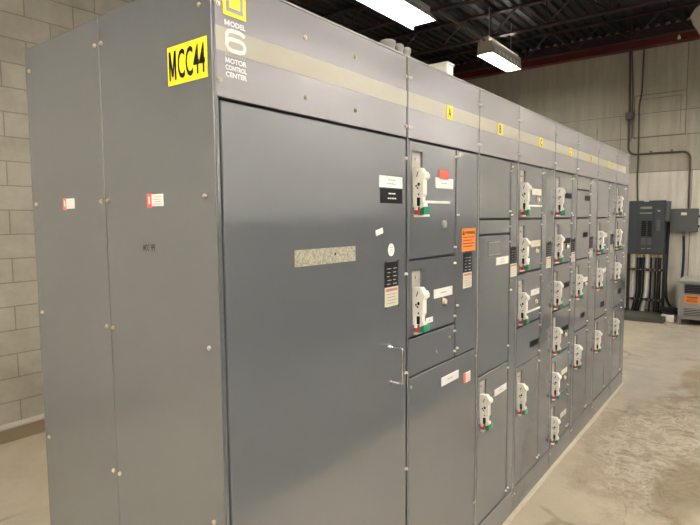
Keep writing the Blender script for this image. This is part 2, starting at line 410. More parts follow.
def section(i, label, letter=None, lx=None):
    x0, x1 = XS[i], XS[i+1]
    r = thing('motor_control_section', (x0, 0, 0), label, 'electrical cabinet', 'bolted sections of the grey motor control centre')
    b = MB(); s = .003
    b.box(x0+s, x1-s, T+.002, DEP, .03, H-.004, M['dark'])
    b.box(x0+s-.001, x0+.012, .003, T+.01, .03, H-.004, M['edge'] if i > 1 else M['paint'])  # farther strips coloured lighter to paint in the highlight along door edges
    b.box(x0+.001, x1-.001, .0, DEP, H-.006, H, M['edge'], .001)
    b.box(x0+s, x1-s, .02, DEP, 0, .03, M['dark'])
    b.build('frame', r, (x0, 0, 0))
    h = MB().box(x0+.006, x1-.006, 0, T, TOPD+GAP, H-.007, M['header'], .0025).build('header_panel', r)
    e = x1-.006 if i < 7 else x1-.16
    MB().box(x0+.0065, e, -.0006, .0, STR0, STR1, M['stripe']).build('stripe', h)
    for x in (x0+.014, x1-.014):
        for z in (2.207, 2.027): inst(LATCH if i else SCREW_F, 'latch' if i else 'screw', (x, 0, z), h)
    if letter:
        b = MB(); w = .024; b.box(lx-w, lx+w, -.0025, 0, 2.099, 2.157, M['yellow'])
        b.text(letter, 'front', lx-w*.55, lx+w*.5, 2.108, 2.147, -.0025, M['black'], .02)
        b.build('letter_tag', h, label='yellow tag with black letter '+letter)
    p = MB().box(x0+.004, x1-.004, 0, T, .012, BOT-.004, M['paint'], .0025).build('plinth_cover', r)
    for x in (x0+.014, x1-.014): inst(SCREW_F, 'screw', (x, 0, .115), p)
    return r

LET = 'grey cabinet section marked %s, '
# --- section 1, wide blank door
s1 = section(0, 'nearest and widest grey cabinet section, with one tall door and a 6 on its header')
h1 = [o for o in s1.children if o.name.startswith('header_panel')][0]
for x in (.328, .569):
    for z in (2.206, 2.038): inst(SCREW_F, 'screw', (x, 0, z), h1)
b = MB(); b.box(.030, .104, -.0016, 0, 2.188, 2.262, M['yellow']); b.box(.040, .094, -.0022, -.001, 2.198, 2.252, M['greyt'])
b.box(.0495, .0845, -.0028, -.002, 2.2075, 2.2425, M['yellow'])
b.build('emblem', h1, label='yellow square emblem with grey ring')
b = MB(); b.glyph_m('front', .034, .050, 2.1635, 2.177, -.0006, M['whitep'], .0035); b.text('ODEL', 'front', .052, .102, 2.1635, 2.177, 0, M['whitep'], .04)

six = [(.90, .78), (.84, .88), (.68, .93), (.32, .93), (.15, .87), (.08, .74), (.08, .26), (.15, .13), (.32, .07), (.68, .07), (.85, .13), (.92, .25), (.92, .37), (.85, .50), (.68, .56), (.30, .56), (.10, .50)]
P6 = [Vector((.035+a*.069, 2.102+c*.056)) for a, c in six]; hw = .0052; L6 = []
for i, q in enumerate(P6):
    d = (P6[min(i+1, len(P6)-1)]-P6[max(i-1, 0)]).normalized(); nn = Vector((-d.y, d.x))*hw; L6.append((q+nn, q-nn))
for i in range(len(L6)-1):
    b.add([(w.x, -.0012, w.y) for w in (L6[i][0], L6[i][1], L6[i+1][1], L6[i+1][0])], [[0, 1, 2, 3]], M['whitep'])
x = .034
while x < .10: b.box(x, x+.005, -.0012, -.0004, 2.0905, 2.097, M['stripe']); x += .0075
b.glyph_m('front', .034, .0475, 2.0735, 2.087, -.0006, M['whitep'], .003); b.text('OTOR', 'front', .049, .103, 2.0735, 2.087, -.0006, M['whitep'], .04)
b.text('CONTROL', 'front', .034, .103, 2.0565, 2.0695, -.0006, M['whitep'], .04)
b.text('CENTER', 'front', .034, .103, 2.040, 2.053, -.0006, M['whitep'], .04)
b.v = [(v[0], v[1]-.0006 if v[1] > -.0009 else v[1], v[2]) for v in b.v]
b.build('lettering', h1, label='white printed lettering')
d1 = door(s1, 'door', .014, .886, BOT, TOPD, latches=[(.877, z) for z in (1.91, 1.478, 1.097, .716)])
b = MB(); b.tube([(.752, 0, 1.222), (.760, -.004, 1.222)]+[(.766, -.004, 1.222), (.768, -.045, 1.222)]+arc((.768, -.045, 1.212), .010, 90, 180, (1, 2), 4)+arc((.768, -.045, 1.098), .010, 180, 270, (1, 2), 4)+[(.768, -.004, 1.088), (.768, 0, 1.088)], .0045, M['chrome'], 8)
for z in (1.222, 1.088): b.cyl((.768, -.005, z), (.768, 0, z), .009, M['chrome'], 12)
b.build('pull_handle', d1, label='bright wire pull handle')
flat_label('label_tape', d1, .703, .853, 1.797, 1.838, M['white'], 2, 'white paper label', tilt=0)
flat_label('nameplate', d1, .710, .853, 1.742, 1.793, M['black'], 2, 'black engraved nameplate', linemat=M['white'])
flat_label('sticker', d1, .680, .724, 1.631, 1.651, M['white'], 0, 'small torn white sticker', tilt=.22)
b = MB(); n = 16
b.cyl((0, 0, 0), (0, -.002, 0), .02, M['white'], 20); b.v = [(.778+v[0]*1.0, v[1], 1.574+v[2]*1.15) for v in b.v]
for i in range(3): b.box(.768, .788, -.0026, -.0015, 1.566+i*.008, 1.568+i*.008, M['greyt'])
b.build('sticker', d1, label='small oval white sticker')
inst(RATING, 'rating_label', (.735, 0, 1.526), d1)
b = MB(); b.box(.270, .562, -.0012, 0, 1.549, 1.598, M['residue']); b.cyl((.455, -.002, 1.577), (.455, 0, 1.577), .004, M['black'], 8)
b.build('label_residue', d1, label='worn beige strip where a label was')

SK = 'front_end'
# --- end panels (left side of the first section)
def end_panel(root, y0, y1, ys, name='end_panel'):
    p = MB().box(-.005, 0, y0, y1, .012, H, M['paint'], .0018).build(name, root)
    for y in ys:
        for z in (2.208, 1.747, 1.361-.0*y, .897, .43): inst(SCREW_E, 'screw', (-.005, y, z), p)
    return p
e1 = end_panel(s1, .001, .519, (.042, .502))
b = MB(); b.box(-.0065, -.005, .018, .178, 2.034, 2.131, M['yellow']); b.glyph_m('end', .172, .141, 2.046, 2.119, -.0065, M['black'], .0070); b.text('CC44', 'end', .135, .025, 2.046, 2.119, -.0065, M['black'], .015)
b.build('number_label', e1, label='yellow label reading MCC44')
def warn(root, y0, y1, z0, z1, mid):
    b = MB(); b.box(-.0062, -.005, mid, y0, z0-.004, z1+.002, M['redl']); b.box(-.0062, -.005, y1, mid, z0, z1, M['white'])
    b.box(-.0068, -.006, mid+.008, y0-.008, z0+.006, z1-.006, M['white'])
    for i in range(4): b.box(-.0068, -.006, y1+.008, mid-.008-.006*(i % 2), z0+.005+i*.0065, z0+.0065+i*.0065, M['greyt'])
    b.build('warning_sticker', root, label='small red and white warning sticker')
warn(e1, .297, .220, 1.726, 1.759, .274)
b = MB()
for k, g in enumerate(([(0, 0), (.15, 1), (.45, .35), (.75, 1), (.85, 0)], [(.9, .9), (.3, 1), (.1, .3), (.8, 0)], [(.9, .9), (.3, 1), (.1, .3), (.8, 0)], None, [(.3, 1), (.15, .45), (.9, .5)], [(.8, 1.1), (.7, -.1)], [(.3, 1), (.15, .45), (.9, .5)], [(.8, 1.1), (.7, -.1)])):
    if not g: continue
    c0 = (0, 1, 2, 0, 3.7, 3.7, 4.7, 4.7)[k]
    Q = [(.326-(c0+q[0])*.0102-.002*q[1], 1.601+q[1]*.017+c0*.0007) for q in g]
    for (a, c), (d, e) in zip(Q, Q[1:]):
        L_ = math.hypot(d-a, e-c); nx, nz = -(e-c)/L_*.0016, (d-a)/L_*.0016
        b.add([(-.0056, a+nx, c+nz), (-.0056, a-nx, c-nz), (-.0056, d-nx, e-nz), (-.0056, d+nx, e+nz)], [[0, 1, 2, 3]], M['black'])
b.build('handwriting', e1, label='handwritten black MCC 44')

s0 = thing('rear_section', (0, .52, 0), 'grey cabinet section backing onto the nearest one, farthest left with small red sticker', 'electrical cabinet')
MB().box(.002, .89, .5215, 1.022, .0, H-.003, M['paint'], .002).build('frame', s0)
e0 = end_panel(s0, .5215, 1.022, (.539, .985))
warn(e0, .788, .711, 1.728, 1.761, .765)

U = [1.984, 1.679, 1.374, 1.069, .764, .460, .155]
def wireway(root, sx, x0, x1, z0=BOT, z1=TOPD, rating=True, rx=None):
    d = door(root, 'wireway_door', x0, x1, z0, z1, latches=[(x0+.012, z) for z in (z1-.03, 1.70, 1.30, z0+.04) if z0 < z < z1])
    if rating: inst(RATING, 'rating_label', (rx if rx else x0+.014, 0, 1.526), d)
    return d
def nameplate(d, x0, x1, z1, h=.035, mat='cream', lab=None, lines=1):
    dark = mat == 'black'
    flat_label('nameplate', d, x0, x1, z1-h, z1, M[mat], 0 if dark else lines, lab or ('black nameplate' if dark else 'pale nameplate'), linemat=M['white'] if dark else None)
def knob(d, x, z): inst(KNOB, 'pushbutton', (x, 0, z), d)
def strip(d, x0, x1, z): MB().box(x0, x1, -.004, 0, z-.006, z+.004, M['white']).build('label_strip', d, label='thin white strip')
def tag2(d, x0, x1, z): flat_label('small_label', d, x0, x1, z-.010, z+.012, M['white'], 1, 'tiny white label')

# --- section A
sA = section(1, LET % 'A'+'with two handles and orange warning sticker', 'A', 1.228)
d = unit(sA, .893, 1.297, U[0], 1.526)
flat_label('warning_sticker', d, 1.140, 1.222, 1.846, 1.886, M['redl'], 0, 'small red sticker')
nameplate(d, 1.106, 1.266, 1.853, .044, 'white', 'white nameplate'); strip(d, 1.012, 1.236, 1.753); tag2(d, .990, 1.060, 1.703)
b = MB(); b.cyl((1.165, 0, 1.662), (1.165, -.012, 1.662), .024, M['chrome'], 20); b.cyl((1.165, -.012, 1.662), (1.165, -.018, 1.662), .015, M['greyt'], 16)
b.build('lock_cylinder', d, label='round chrome lock')
d = unit(sA, .893, 1.297, 1.526, 1.222)
nameplate(d, 1.100, 1.264, 1.393, .038, 'cream', 'pale nameplate'); knob(d, 1.182, 1.335); tag2(d, 1.035, 1.09, 1.272)
door(sA, 'blank_door', .901, 1.297, 1.068, 1.222, [(1.12, 1.13), (1.24, 1.17)], [(1.284, 1.19), (1.284, 1.10)])
dl = door(sA, 'lower_door', .901, 1.527, BOT, 1.068, [(.915, 1.03), (1.512, 1.03), (.915, .30), (1.512, .30)])
nameplate(dl, 1.168, 1.332, 1.005, .038, 'white', 'white nameplate')
b = MB(); b.box(1.383, 1.457, -.002, 0, .925, .972, M['white']); b.box(1.383, 1.406, -.0026, -.001, .925, .972, M['redl'])
for i in range(4): b.box(1.412, 1.450, -.0026, -.001, .932+i*.010, .935+i*.010, M['redl'])
b.build('warning_sticker', dl, label='small red and white sticker')
w = wireway(sA, 0, 1.299, 1.527, 1.068, TOPD, True, 1.371)
b = MB(); b.box(1.357, 1.498, -.002, 0, 1.536, 1.640, M['orange']); b.text('WARNING', 'front', 1.385, 1.490, 1.613, 1.628, -.002, M['black'], .03)
b.prism([(1.362, 1.610), (1.382, 1.610), (1.372, 1.632)], 'y', -.0026, -.002, M['black'])
for i in range(4): b.box(1.368, 1.485-.02*(i % 2), -.0026, -.002, 1.598-i*.014, 1.601-i*.014, M['black'])
b.build('warning_sticker', w, label='orange WARNING sticker')

# --- section B
sB = section(2, LET % 'B'+'plain upper doors and a single low handle', 'B', 1.777)
door(sB, 'blank_door', 1.540, 1.935, U[1], U[0], latches=[(1.922, 1.93), (1.922, 1.72)])
door(sB, 'blank_door', 1.540, 1.935, 1.602, U[1], latches=[(1.922, 1.64)])
d = door(sB, 'blank_door', 1.540, 1.935, .914, 1.602, latches=[(1.922, 1.56), (1.922, 1.0)])
b = MB(); b.box(1.655, 1.80, -.003, 0, 1.505, 1.562, M['paint'], .001); b.box(1.651, 1.655, -.0035, 0, 1.501, 1.566, M['edge']); b.box(1.80, 1.804, -.0035, 0, 1.501, 1.566, M['edge']); b.box(1.651, 1.804, -.0035, 0, 1.562, 1.566, M['edge']); b.box(1.651, 1.804, -.0035, 0, 1.501, 1.505, M['edge'])
b.build('blank_plate', d)
nameplate(d, 1.750, 1.912, 1.486, .040, 'cream', 'pale nameplate', 2)
d = unit(sB, 1.532, 1.935, .914, BOT, .036, .028)
nameplate(d, 1.750, 1.912, .800, .036, 'white', 'white nameplate')
wireway(sB, 0, 1.938, 2.036, BOT, TOPD, True, 1.944)

# --- section C
sC = section(3, LET % 'C'+'with four handles', 'C', 2.40)
d = unit(sC, 2.042, 2.45, U[0], U[1]); nameplate(d, 2.265, 2.425, 1.853, .036, 'paper'); knob(d, 2.355, 1.79); strip(d, 2.20, 2.44, 1.755)
d = unit(sC, 2.042, 2.45, U[1], U[2]); nameplate(d, 2.262, 2.424, 1.552, .038, 'paper'); knob(d, 2.355, 1.488); tag2(d, 2.16, 2.24, 1.44)
d = unit(sC, 2.042, 2.45, U[2], U[3]); nameplate(d, 2.275, 2.424, 1.262, .036, 'cream'); knob(d, 2.354, 1.187); strip(d, 2.17, 2.44, 1.140)
d = door(sC, 'blank_door', 2.050, 2.45, .842, U[3], latches=[(2.438, 1.03), (2.438, .87)]); nameplate(d, 2.28, 2.43, .952, .034, 'black')
unit(sC, 2.042, 2.45, .842, BOT, .036, .030)
wireway(sC, 0, 2.453, 2.683, rx=2.548)

# --- section D
sD = section(4, LET % 'D'+'with six handles in one column', 'D', 3.02)
for k in range(6):
    d = unit(sD, 2.689, 3.088, U[k], U[k+1])
    z = U[k]-.136
    if k in (0, 2, 3): nameplate(d, 2.925, 3.065, z, .034, 'black')
    elif k == 1: nameplate(d, 2.925, 3.065, z, .034, 'black')
    else: nameplate(d, 2.925, 3.065, z, .034, 'paper')
    if k in (1, 3, 4): knob(d, 2.99, U[k]-.196)
wireway(sD, 0, 3.091, 3.201, rx=3.10)

# --- section E
sE = section(5, LET % 'E'+'with two handles below a blank door', 'E', 3.58)
door(sE, 'blank_door', 3.215, 3.585, 1.884, U[0], latches=[(3.572, 1.94)])
d = door(sE, 'blank_door', 3.215, 3.585, U[1], 1.884, latches=[(3.572, 1.86), (3.572, 1.70)]); nameplate(d, 3.43, 3.56, 1.845, .036, 'black')
d = door(sE, 'blank_door', 3.215, 3.585, U[2], U[1], latches=[(3.572, 1.64), (3.572, 1.41)]); nameplate(d, 3.40, 3.52, 1.57, .036, 'black')
d = unit(sE, 3.207, 3.585, U[2], .842); nameplate(d, 3.44, 3.56, 1.23, .036, 'cream'); knob(d, 3.50, 1.175); nameplate(d, 3.40, 3.50, .96, .036, 'black')
unit(sE, 3.207, 3.585, .842, BOT, .036, .030)
wireway(sE, 0, 3.588, 3.799)

# --- section F
sF = section(6, LET % 'F'+'with three handles', 'F', 4.15)
door(sF, 'blank_door', 3.813, 4.21, U[1], U[0], latches=[(4.197, 1.93), (4.197, 1.72)])
d = unit(sF, 3.805, 4.21, U[1], U[2], .05); nameplate(d, 4.08, 4.18, 1.55, .036, 'cream'); strip(d, 4.02, 4.12, 1.45)
d = unit(sF, 3.805, 4.21, U[2], .842, .05); nameplate(d, 4.08, 4.18, 1.25, .036, 'cream'); nameplate(d, 4.02, 4.14, .965, .045, 'black')
unit(sF, 3.805, 4.21, .842, BOT, .05, .030)
wireway(sF, 0, 4.213, 4.484, rx=4.33)

# --- section G
sG = section(7, 'farthest motor control section, ending the grey row, with four handles')
for k in (0, 1): unit(sG, 4.49, 4.875, U[k], U[k+1], .04)
d = unit(sG, 4.49, 4.875, U[2], .842, .04); nameplate(d, 4.70, 4.82, 1.00, .045, 'black'); nameplate(d, 4.76, 4.84, 1.23, .034, 'cream')
unit(sG, 4.49, 4.875, .842, BOT, .04, .030)
wireway(sG, 0, 4.878, 5.029, rating=False)
MB().box(5.036, 5.040, .001, .519, .012, H, M['paint'], .0015).build('end_panel', sG)

# --- on top of the cabinets
for x, y, r, z, lab in ((.943, .12, .028, 2.374, 'largest of three grey conduit hubs on top of the cabinets, leftmost'), (1.016, .12, .021, 2.377, 'middle grey conduit hub on top of the cabinets'), (1.074, .12, .020, 2.377, 'rightmost grey conduit hub on top of the cabinets')):
    b = MB(); b.lathe((x, y, 0), [(0, H), (r*1.1, H), (r*1.1, H+.02), (r, H+.022), (r, z-.02), (r*1.12, z-.018), (r*1.12, z-.004), (r*.9, z), (0, z+.004)], M['transgrey'], 20)
    b.build('conduit_hub', label=lab, cat='conduit fitting', group='conduit hubs on the cabinet roof')
t = thing('roof_box', (1.83, .5, H), 'pale beige steel box standing on top of section A', 'junction box')
MB().box(1.79, 1.865, .30, .86, H, 2.508, M['cream'], .008).build('box_body', t)
MB().box(1.786, 1.869, .296, .864, 2.50, 2.516, M['cream'], .004).build('lid', t)
b = MB(); b.box(2.02, 2.07, .28, .36, H, H+.012, M['cream']); b.prism([(.30, H+.01), (.34, H+.01), (.335, H+.165), (.305, H+.165)], 'x', 2.035, 2.050, M['cream']); b.cyl((2.02, .32, H+.15), (2.10, .32, H+.15), .012, M['cream'])
b.build('lifting_bracket', label='small pale bracket on the cabinet roof near section B', cat='bracket')

# ------------------------------------------------------------------ room
WX, WL, WY, ZC = 9.6, 3.56, 7.5, 4.87
X0, Y0 = -4.5, -3.6
def struct(name, b, **k): return b.build(name, kind='structure', **k)
struct('floor', MB().box(X0, WX+.2, Y0, WY+.2, -.2, 0, M['floor']))
struct('wall_left', MB().box(X0, 2.35, WL, WL+.2, 0, ZC-.04, M['wall_l']))
struct('wall_back', MB().box(X0, WX+.2, WY, WY+.2, 0, ZC+.1, M['wall_l']))
struct('wall_return', MB().box(2.15, 2.35, WL+.2, WY, 0, ZC-.04, M['wall_l']))
struct('wall_far', MB().box(WX, WX+.2, Y0, WY, 0, 2.435, M['wall_f']).box(WX, WX+.2, Y0, WY, 2.435, ZC+.1, M['wall_u']))  # far wall coloured darker above the joint
struct('wall_right', MB().box(X0, WX, Y0-.2, Y0, 0, ZC+.1, M['wall_r']))
struct('wall_near', MB().box(X0-.2, X0, Y0, WY, 0, ZC+.1, M['wall_f']))
# fluted roof deck, flutes along X
b = MB(); y = Y0; prof = []
while y < WY:
    prof += [(y, ZC), (y+.045, ZC), (y+.065, ZC-.045), (y+.125, ZC-.045), (y+.145, ZC)]; y += .15
prof = prof+[(WY, ZC), (WY, ZC+.06), (Y0, ZC+.06)]
vs = [(X0, u, w) for u, w in prof]+[(WX, u, w) for u, w in prof]; n = len(prof)
b.add(vs, [[i, (i+1) % n, n+(i+1) % n, n+i] for i in range(n)], M['deck']); struct('ceiling', b)
struct('trim_1', MB().box(X0, 2.35, 3.46, WL, 0, .105, M['kerbface']).box(X0, 2.35, 3.455, WL, .105, .115, M['kerbtop']))
struct('trim_2', MB().box(-.02, 5.06, -.020, .02, 0, .008, M['grout'], .003))
# dark-coloured joint strips and the filled-in opening of the far wall
b = MB()
def jl(y0, y1, z0, z1): b.box(WX-.004, WX, min(y0, y1), max(y0, y1), min(z0, z1), max(z0, z1), M['ceilwall'])
def hj(y0, y1, z, w=.005): jl(y0, y1, z-w, z+w)
def vj(y, z0, z1, w=.005): jl(y-w, y+w, z0, z1)
hj(-5, .85, 2.435); hj(-5, 3.6, 3.40-.38); hj(-5, 3.6, 3.42, .004); vj(.015, 3.0, 4.49); vj(-.105, 0, 2.435, .005)
hj(.015, .77, 3.73); hj(.03, .77, 3.03); vj(.77, 3.03, 3.73); vj(1.36, 2.3, 3.25, .006); vj(2.2, 2.6, 3.3, .006); vj(.98, 2.4, 3.4, .004)
hj(.08, .72, 3.66, .003); vj(.09, 3.08, 3.66, .003)
struct('trim_3', b)
struct('trim_4', MB().box(WX-.14, WX, Y0, WY, 4.50, 4.635, M['redsteel']).box(WX-.17, WX, Y0, WY, 4.49, 4.505, M['redsteel']).box(WX-.16, WX, Y0, WY, 4.635, 4.655, M['darksteel'])
       .box(WX-.08, WX, Y0, WY, 4.655, 4.80, M['darksteel']))
struct('added_dado', MB().box(X0, WX, Y0, Y0+.02, 0, 1.69, M['unseen_dado']))  # dark lower wall added out of view for the step in door reflections
struct('added_mat', MB().box(-.3, 8.6, -3.58, -1.22, 0, .008, M['mat'], .002))  # unseen mat, added to darken the lower door reflections and cut floor bounce

# joists
def joist(x, lab):
    t = thing('roof_joist', (x, WY, 4.42), lab, 'roof joist', 'open web joists under the dark roof deck')
    for nm, z0, z1 in (('bottom_chord', 4.42, 4.46), ('top_chord', 4.775, 4.815)):
        b = MB(); b.box(x-.045, x-.006, Y0, WY, z0, z0+.008, M['darksteel']); b.box(x+.006, x+.045, Y0, WY, z0, z0+.008, M['darksteel'])
        b.box(x-.012, x-.006, Y0, WY, z0, z1, M['darksteel']); b.box(x+.006, x+.012, Y0, WY, z0, z1, M['darksteel']); b.build(nm, t)
    b = MB(); y = Y0+.1; k = 0
    while y < WY-.5:
        b.cyl((x, y, 4.44), (x, y+.42, 4.80), .014, M['darksteel'], 6); b.cyl((x, y+.42, 4.80), (x, y+.84, 4.44), .014, M['darksteel'], 6)
        b.cyl((x, y+.84, 4.44), (x, y+.84, 4.80), .011, M['darksteel'], 6); y += .84
    b.build('web_bars', t)
for x, lab in ((8.75, 'dark red joist closest to the far wall'), (7.25, 'dark red roof joist crossing above the farther lamp'), (5.75, 'dark roof joist crossing above the nearer lamp'),
               (4.25, 'dark roof joist seen behind the nearest cabinet header, left of the near lamp'), (2.75, 'nearest dark roof joist at the top of the picture')):
    joist(x, lab)

# ------------------------------------------------------------------ lamps
def lamp(x0, x1, y, z, lab, w=.19, c=.06, h=.12, skirt=0):
    """two-tube strip lamp with a sloping reflector; skirt = extra depth of the wing on the wall side"""
    t = thing('strip_lamp', ((x0+x1)/2, y, z), lab, 'ceiling lamp', 'suspended fluorescent strip lamps')
    b = MB(); e = .004
    for s in (-1, 1):
        zl = z-.015-(skirt if s > 0 else 0)
        b.prism([(y+s*c, z+h), (y+s*w, z), (y+s*w, zl), (y+s*(w-e), zl), (y+s*(w-e), z), (y+s*c, z+h-e)], 'x', x0, x1, M['lampbody'])
        b.prism([(y+s*(w-e-.001), zl+.001), (y+s*(w-e-.001), z), (y+s*c, z+h-e-.001), (y+s*c, z+h-e-.003), (y+s*(w-e-.003), z), (y+s*(w-e-.003), zl+.001)], 'x', x0+.001, x1-.001, M['lampin'])
        n = int((x1-x0)/.16)
        for i in range(n):
            xx = x0+.08+i*(x1-x0-.1)/n
            def q(f, o): return (y+s*(w+(c-w)*f+o), z+h*f+o*.6)
            b.prism([q(.12, .001), q(.42, .001), q(.42, .004), q(.12, .004)], 'x', xx, xx+.07, M['lampin'])
    b.build('reflector', t)
    MB().box(x0-.02, x1+.02, y-.065, y+.065, z+h-.005, z+h+.06, M['lampbody'], .004).box(x0+.01, x1-.01, y-.058, y+.058, z+h-.02, z+h-.004, M['lampin']).build('channel', t)
    for xx in (x0, x1-.008):
        MB().prism([(y-c, z+h), (y-w+.002, z), (y-w+.002, z-.013), (y+w-.002, z-.013), (y+w-.002, z), (y+c, z+h)], 'x', xx, xx+.008, M['lampbody']).build('end_cap', t)
    for dy in (-w*.4, w*.4):
        b = MB(); b.cyl((x0+.02, y+dy, z+.045), (x1-.02, y+dy, z+.045), .019, M['tube'], 10); b.build('tube', t)
    for xx in (x0+.15, x1-.15):
        MB().cyl((xx, y, z+h+.06), (xx, y, 4.80), .006, M['galv'], 6).build('hanger', t)
    return t
LZ = 4.10
lamp(2.79, 5.20, 2.37, LZ, 'nearer and larger bright suspended strip lamp at the top of the picture', w=.165, skirt=.045)
lamp(6.85, 8.02, 2.30, LZ, 'farther small suspended strip lamp below the joists', w=.125, c=.105, h=.17)
lamp(-4.2, -1.7, .9, LZ, 'added unseen strip lamp behind the viewer, nearer the block wall', skirt=.07)  # this lamp and the next are added out of view to brighten the end panels
lamp(-4.2, -1.7, -.7, LZ, 'added unseen strip lamp behind the viewer, nearer the aisle')
for x in (-2.6, .6, 3.8, 7.0):
    lamp(x, x+2.2, -2.75, LZ, 'strip lamp over the aisle, right of the picture')
b = MB(); b.tube([(5.20, 2.20, LZ+.10), (5.9, 2.18, LZ+.10), (6.6, 2.20, LZ+.10)], .018, M['conduit'], 8)
b.build('lamp_conduit', label='dark conduit linking the two suspended lamps', cat='conduit')
b = MB(); b.prism([(-.50+.27*math.cos(R(22.5+45*i)), 7.1+.27*math.sin(R(22.5+45*i))) for i in range(8)][0:0] or [(-.255, 4.08), (-.30, 4.16), (-.36, 4.21), (-.80, 4.21), (-.86, 4.16), (-.90, 4.08), (-.70, 3.72), (-.46, 3.72)], 'x', 7.0, 7.35, M['lampbody'])
b.box(7.14, 7.2, -.61, -.55, 4.2, 4.80, M['galv'])
b.build('hanging_housing', label='pale beige metal housing hanging near the roof at the right edge', cat='housing')

# ------------------------------------------------------------------ far wall equipment
RX = 9.25
t0 = t = thing('distribution_panel', (RX, .48, 1.06), 'slate grey breaker panel mounted on a rack by the far wall', 'electrical panel')
MB().box(RX, RX+.2, .212, .744, 1.06, 1.945, M['panelblue'], .006).build('enclosure', t)
MB().box(RX-.006, RX, .60, .742, 1.07, 1.935, M['panelblue'], .002).build('gutter_cover', t)
tr = MB().box(RX-.010, RX, .375, .595, 1.09, 1.93, M['panelblue'], .002).build('breaker_trim', t)
for y0, y1 in ((.395, .455), (.475, .545)):
    b = MB()
    for k in range(8): b.box(RX-.022, RX-.01, y0, y1, 1.36+k*.032, 1.388+k*.032, M['black'], .002)
    b.build('breakers', tr, label='dark column of breaker switches', kind='stuff')
    MB().box(RX-.016, RX-.01, y0, y1, 1.22, 1.33, M['panelgrey'], .002).build('breaker_blank', tr)
    MB().box(RX-.014, RX-.01, y0+.01, y1-.005, 1.145, 1.16, M['galv']).build('plate', tr, label='small bright plate')
MB().box(RX-.014, RX-.01, .40, .57, 1.81, 1.845, M['galv']).build('nameplate', tr)
MB().box(RX-.014, RX-.01, .40, .58, 1.73, 1.75, M['galv']).build('nameplate', tr)
dd = MB().box(RX-.012, RX, .225, .365, 1.09, 1.93, M['panelblue'], .003).build('door', t)
MB().box(RX-.015, RX-.012, .275, .325, 1.45, 1.63, M['panelgrey']).build('directory_card', dd)
MB().box(RX-.015, RX-.012, .28, .32, 1.76, 1.79, M['galv']).build('latch', dd)
MB().box(RX-.008, RX, .45, .52, 1.925, 1.943, M['cream']).build('rating_label', t, label='small pale label')
MB().box(RX+.02, RX+.2, .155, .212, 1.60, 1.93, M['panelgrey'], .004).build('side_flange', t)

t = thing('panel_rack', (RX, .46, .09), 'dark steel strut rack carrying the slate breaker panel', 'equipment rack')
for y in (.735, .205):
    MB().box(RX+.05, RX+.10, y-.022, y+.022, .08, 1.06, M['cable'], .002).build('post', t)
for z in (.80, .30):
    b = MB(); b.box(RX-.0, RX+.045, .20, .74, z-.02, z+.02, M['cable'], .002)
    for k in range(7): b.box(RX-.004, RX, .25+k*.07, .27+k*.07, z-.008, z+.010, M['galv'])
    b.build('cross_strut', t)
struct('trim_5', MB().box(8.78, 9.6, .12, .86, 0, .085, M['pad'], .01))

def run(name, pts, r, m, lab, cat, group=None):
    # smooth the polyline a little
    P = [Vector(p) for p in pts]; out = [P[0]]
    for i in range(1, len(P)-1):
        a = P[i]+(P[i-1]-P[i]).normalized()*min((P[i-1]-P[i]).length*.45, .12); c = P[i]+(P[i+1]-P[i]).normalized()*min((P[i+1]-P[i]).length*.45, .12)
        for k in range(6):
            s = k/5; out.append((1-s)**2*a+2*s*(1-s)*P[i]+s*s*c)
    out.append(P[-1]); return MB().tube(out, r, m, 10).build(name, label=lab, cat=cat, group=group)
run('riser_pipe', [(RX+.155, .665, 1.06), (RX+.155, .665, .085)], .042, M['pvc'], 'straight pale pipe under the panel, next to the left post', 'pipe', 'pale pipes under the breaker panel')
run('riser_pipe', [(RX+.155, .472, 1.06), (RX+.155, .472, .45), (RX+.155, .525, .085)], .040, M['pvc'], 'pale pipe under the panel bending left at its foot', 'pipe', 'pale pipes under the breaker panel')
for k in range(4):
    y = .600-.031*k
    run('power_cable', [(RX+.072+.016*(k % 2), y, 1.0), (RX+.072+.016*(k % 2), y+.004, .36), (RX+.075, y+.07, .085)], .0150, M['cable'], 'thick black cable between the two pale pipes below the panel', 'cable', 'black cables between the pale pipes')
for k in range(5):
    y = .405-.034*k
    run('power_cable', [(RX+.13+.02*(k % 2), y, 1.0), (RX+.13+.02*(k % 2), y, .4), (RX+.14, y+.012, .085)], .0155, M['cable'] if k != 1 else M['galv'], 'dark cable in the bundle right of the pale pipes below the panel' if k != 1 else 'grey cable among the dark ones right of the pale pipes', 'cable', 'dark cables right of the pale pipes' if k != 1 else None)
for y, x in ((.59, .08), (.54, .08), (.39, .14), (.33, .14), (.27, .14)):
    MB().cyl((RX+x, y, 1.0), (RX+x, y, 1.062), .027, M['brass'], 12).build('cable_gland', t0)
# thick cable right of the panel, ending in a coil
run('power_cable', [(9.52, .185, 1.93), (9.50, .20, .60), (9.46, .17, .26), (9.30, .02, .115), (9.2, -.05, .10)], .024, M['cable'], 'thick black cable dropping beside the panel and curving to the transformer', 'cable')
b = MB()
for k, (ra, rb, z) in enumerate(((.12, .05, .145), (.11, .045, .185), (.115, .05, .222))):
    b.tube([(9.12+rb*math.sin(2*math.pi*i/24), .09+ra*math.cos(2*math.pi*i/24), z-.016+.006*math.sin(i)) for i in range(25)], .019, M['cable'], 8, False)
b.build('cable_coil', label='loose black cable coil lying on the small white box', cat='cable')
MB().box(9.02, 9.24, .0, .185, .0, .11, M['pvc'], .008).build('white_box', label='small white box on the floor between rack and transformer', cat='box')

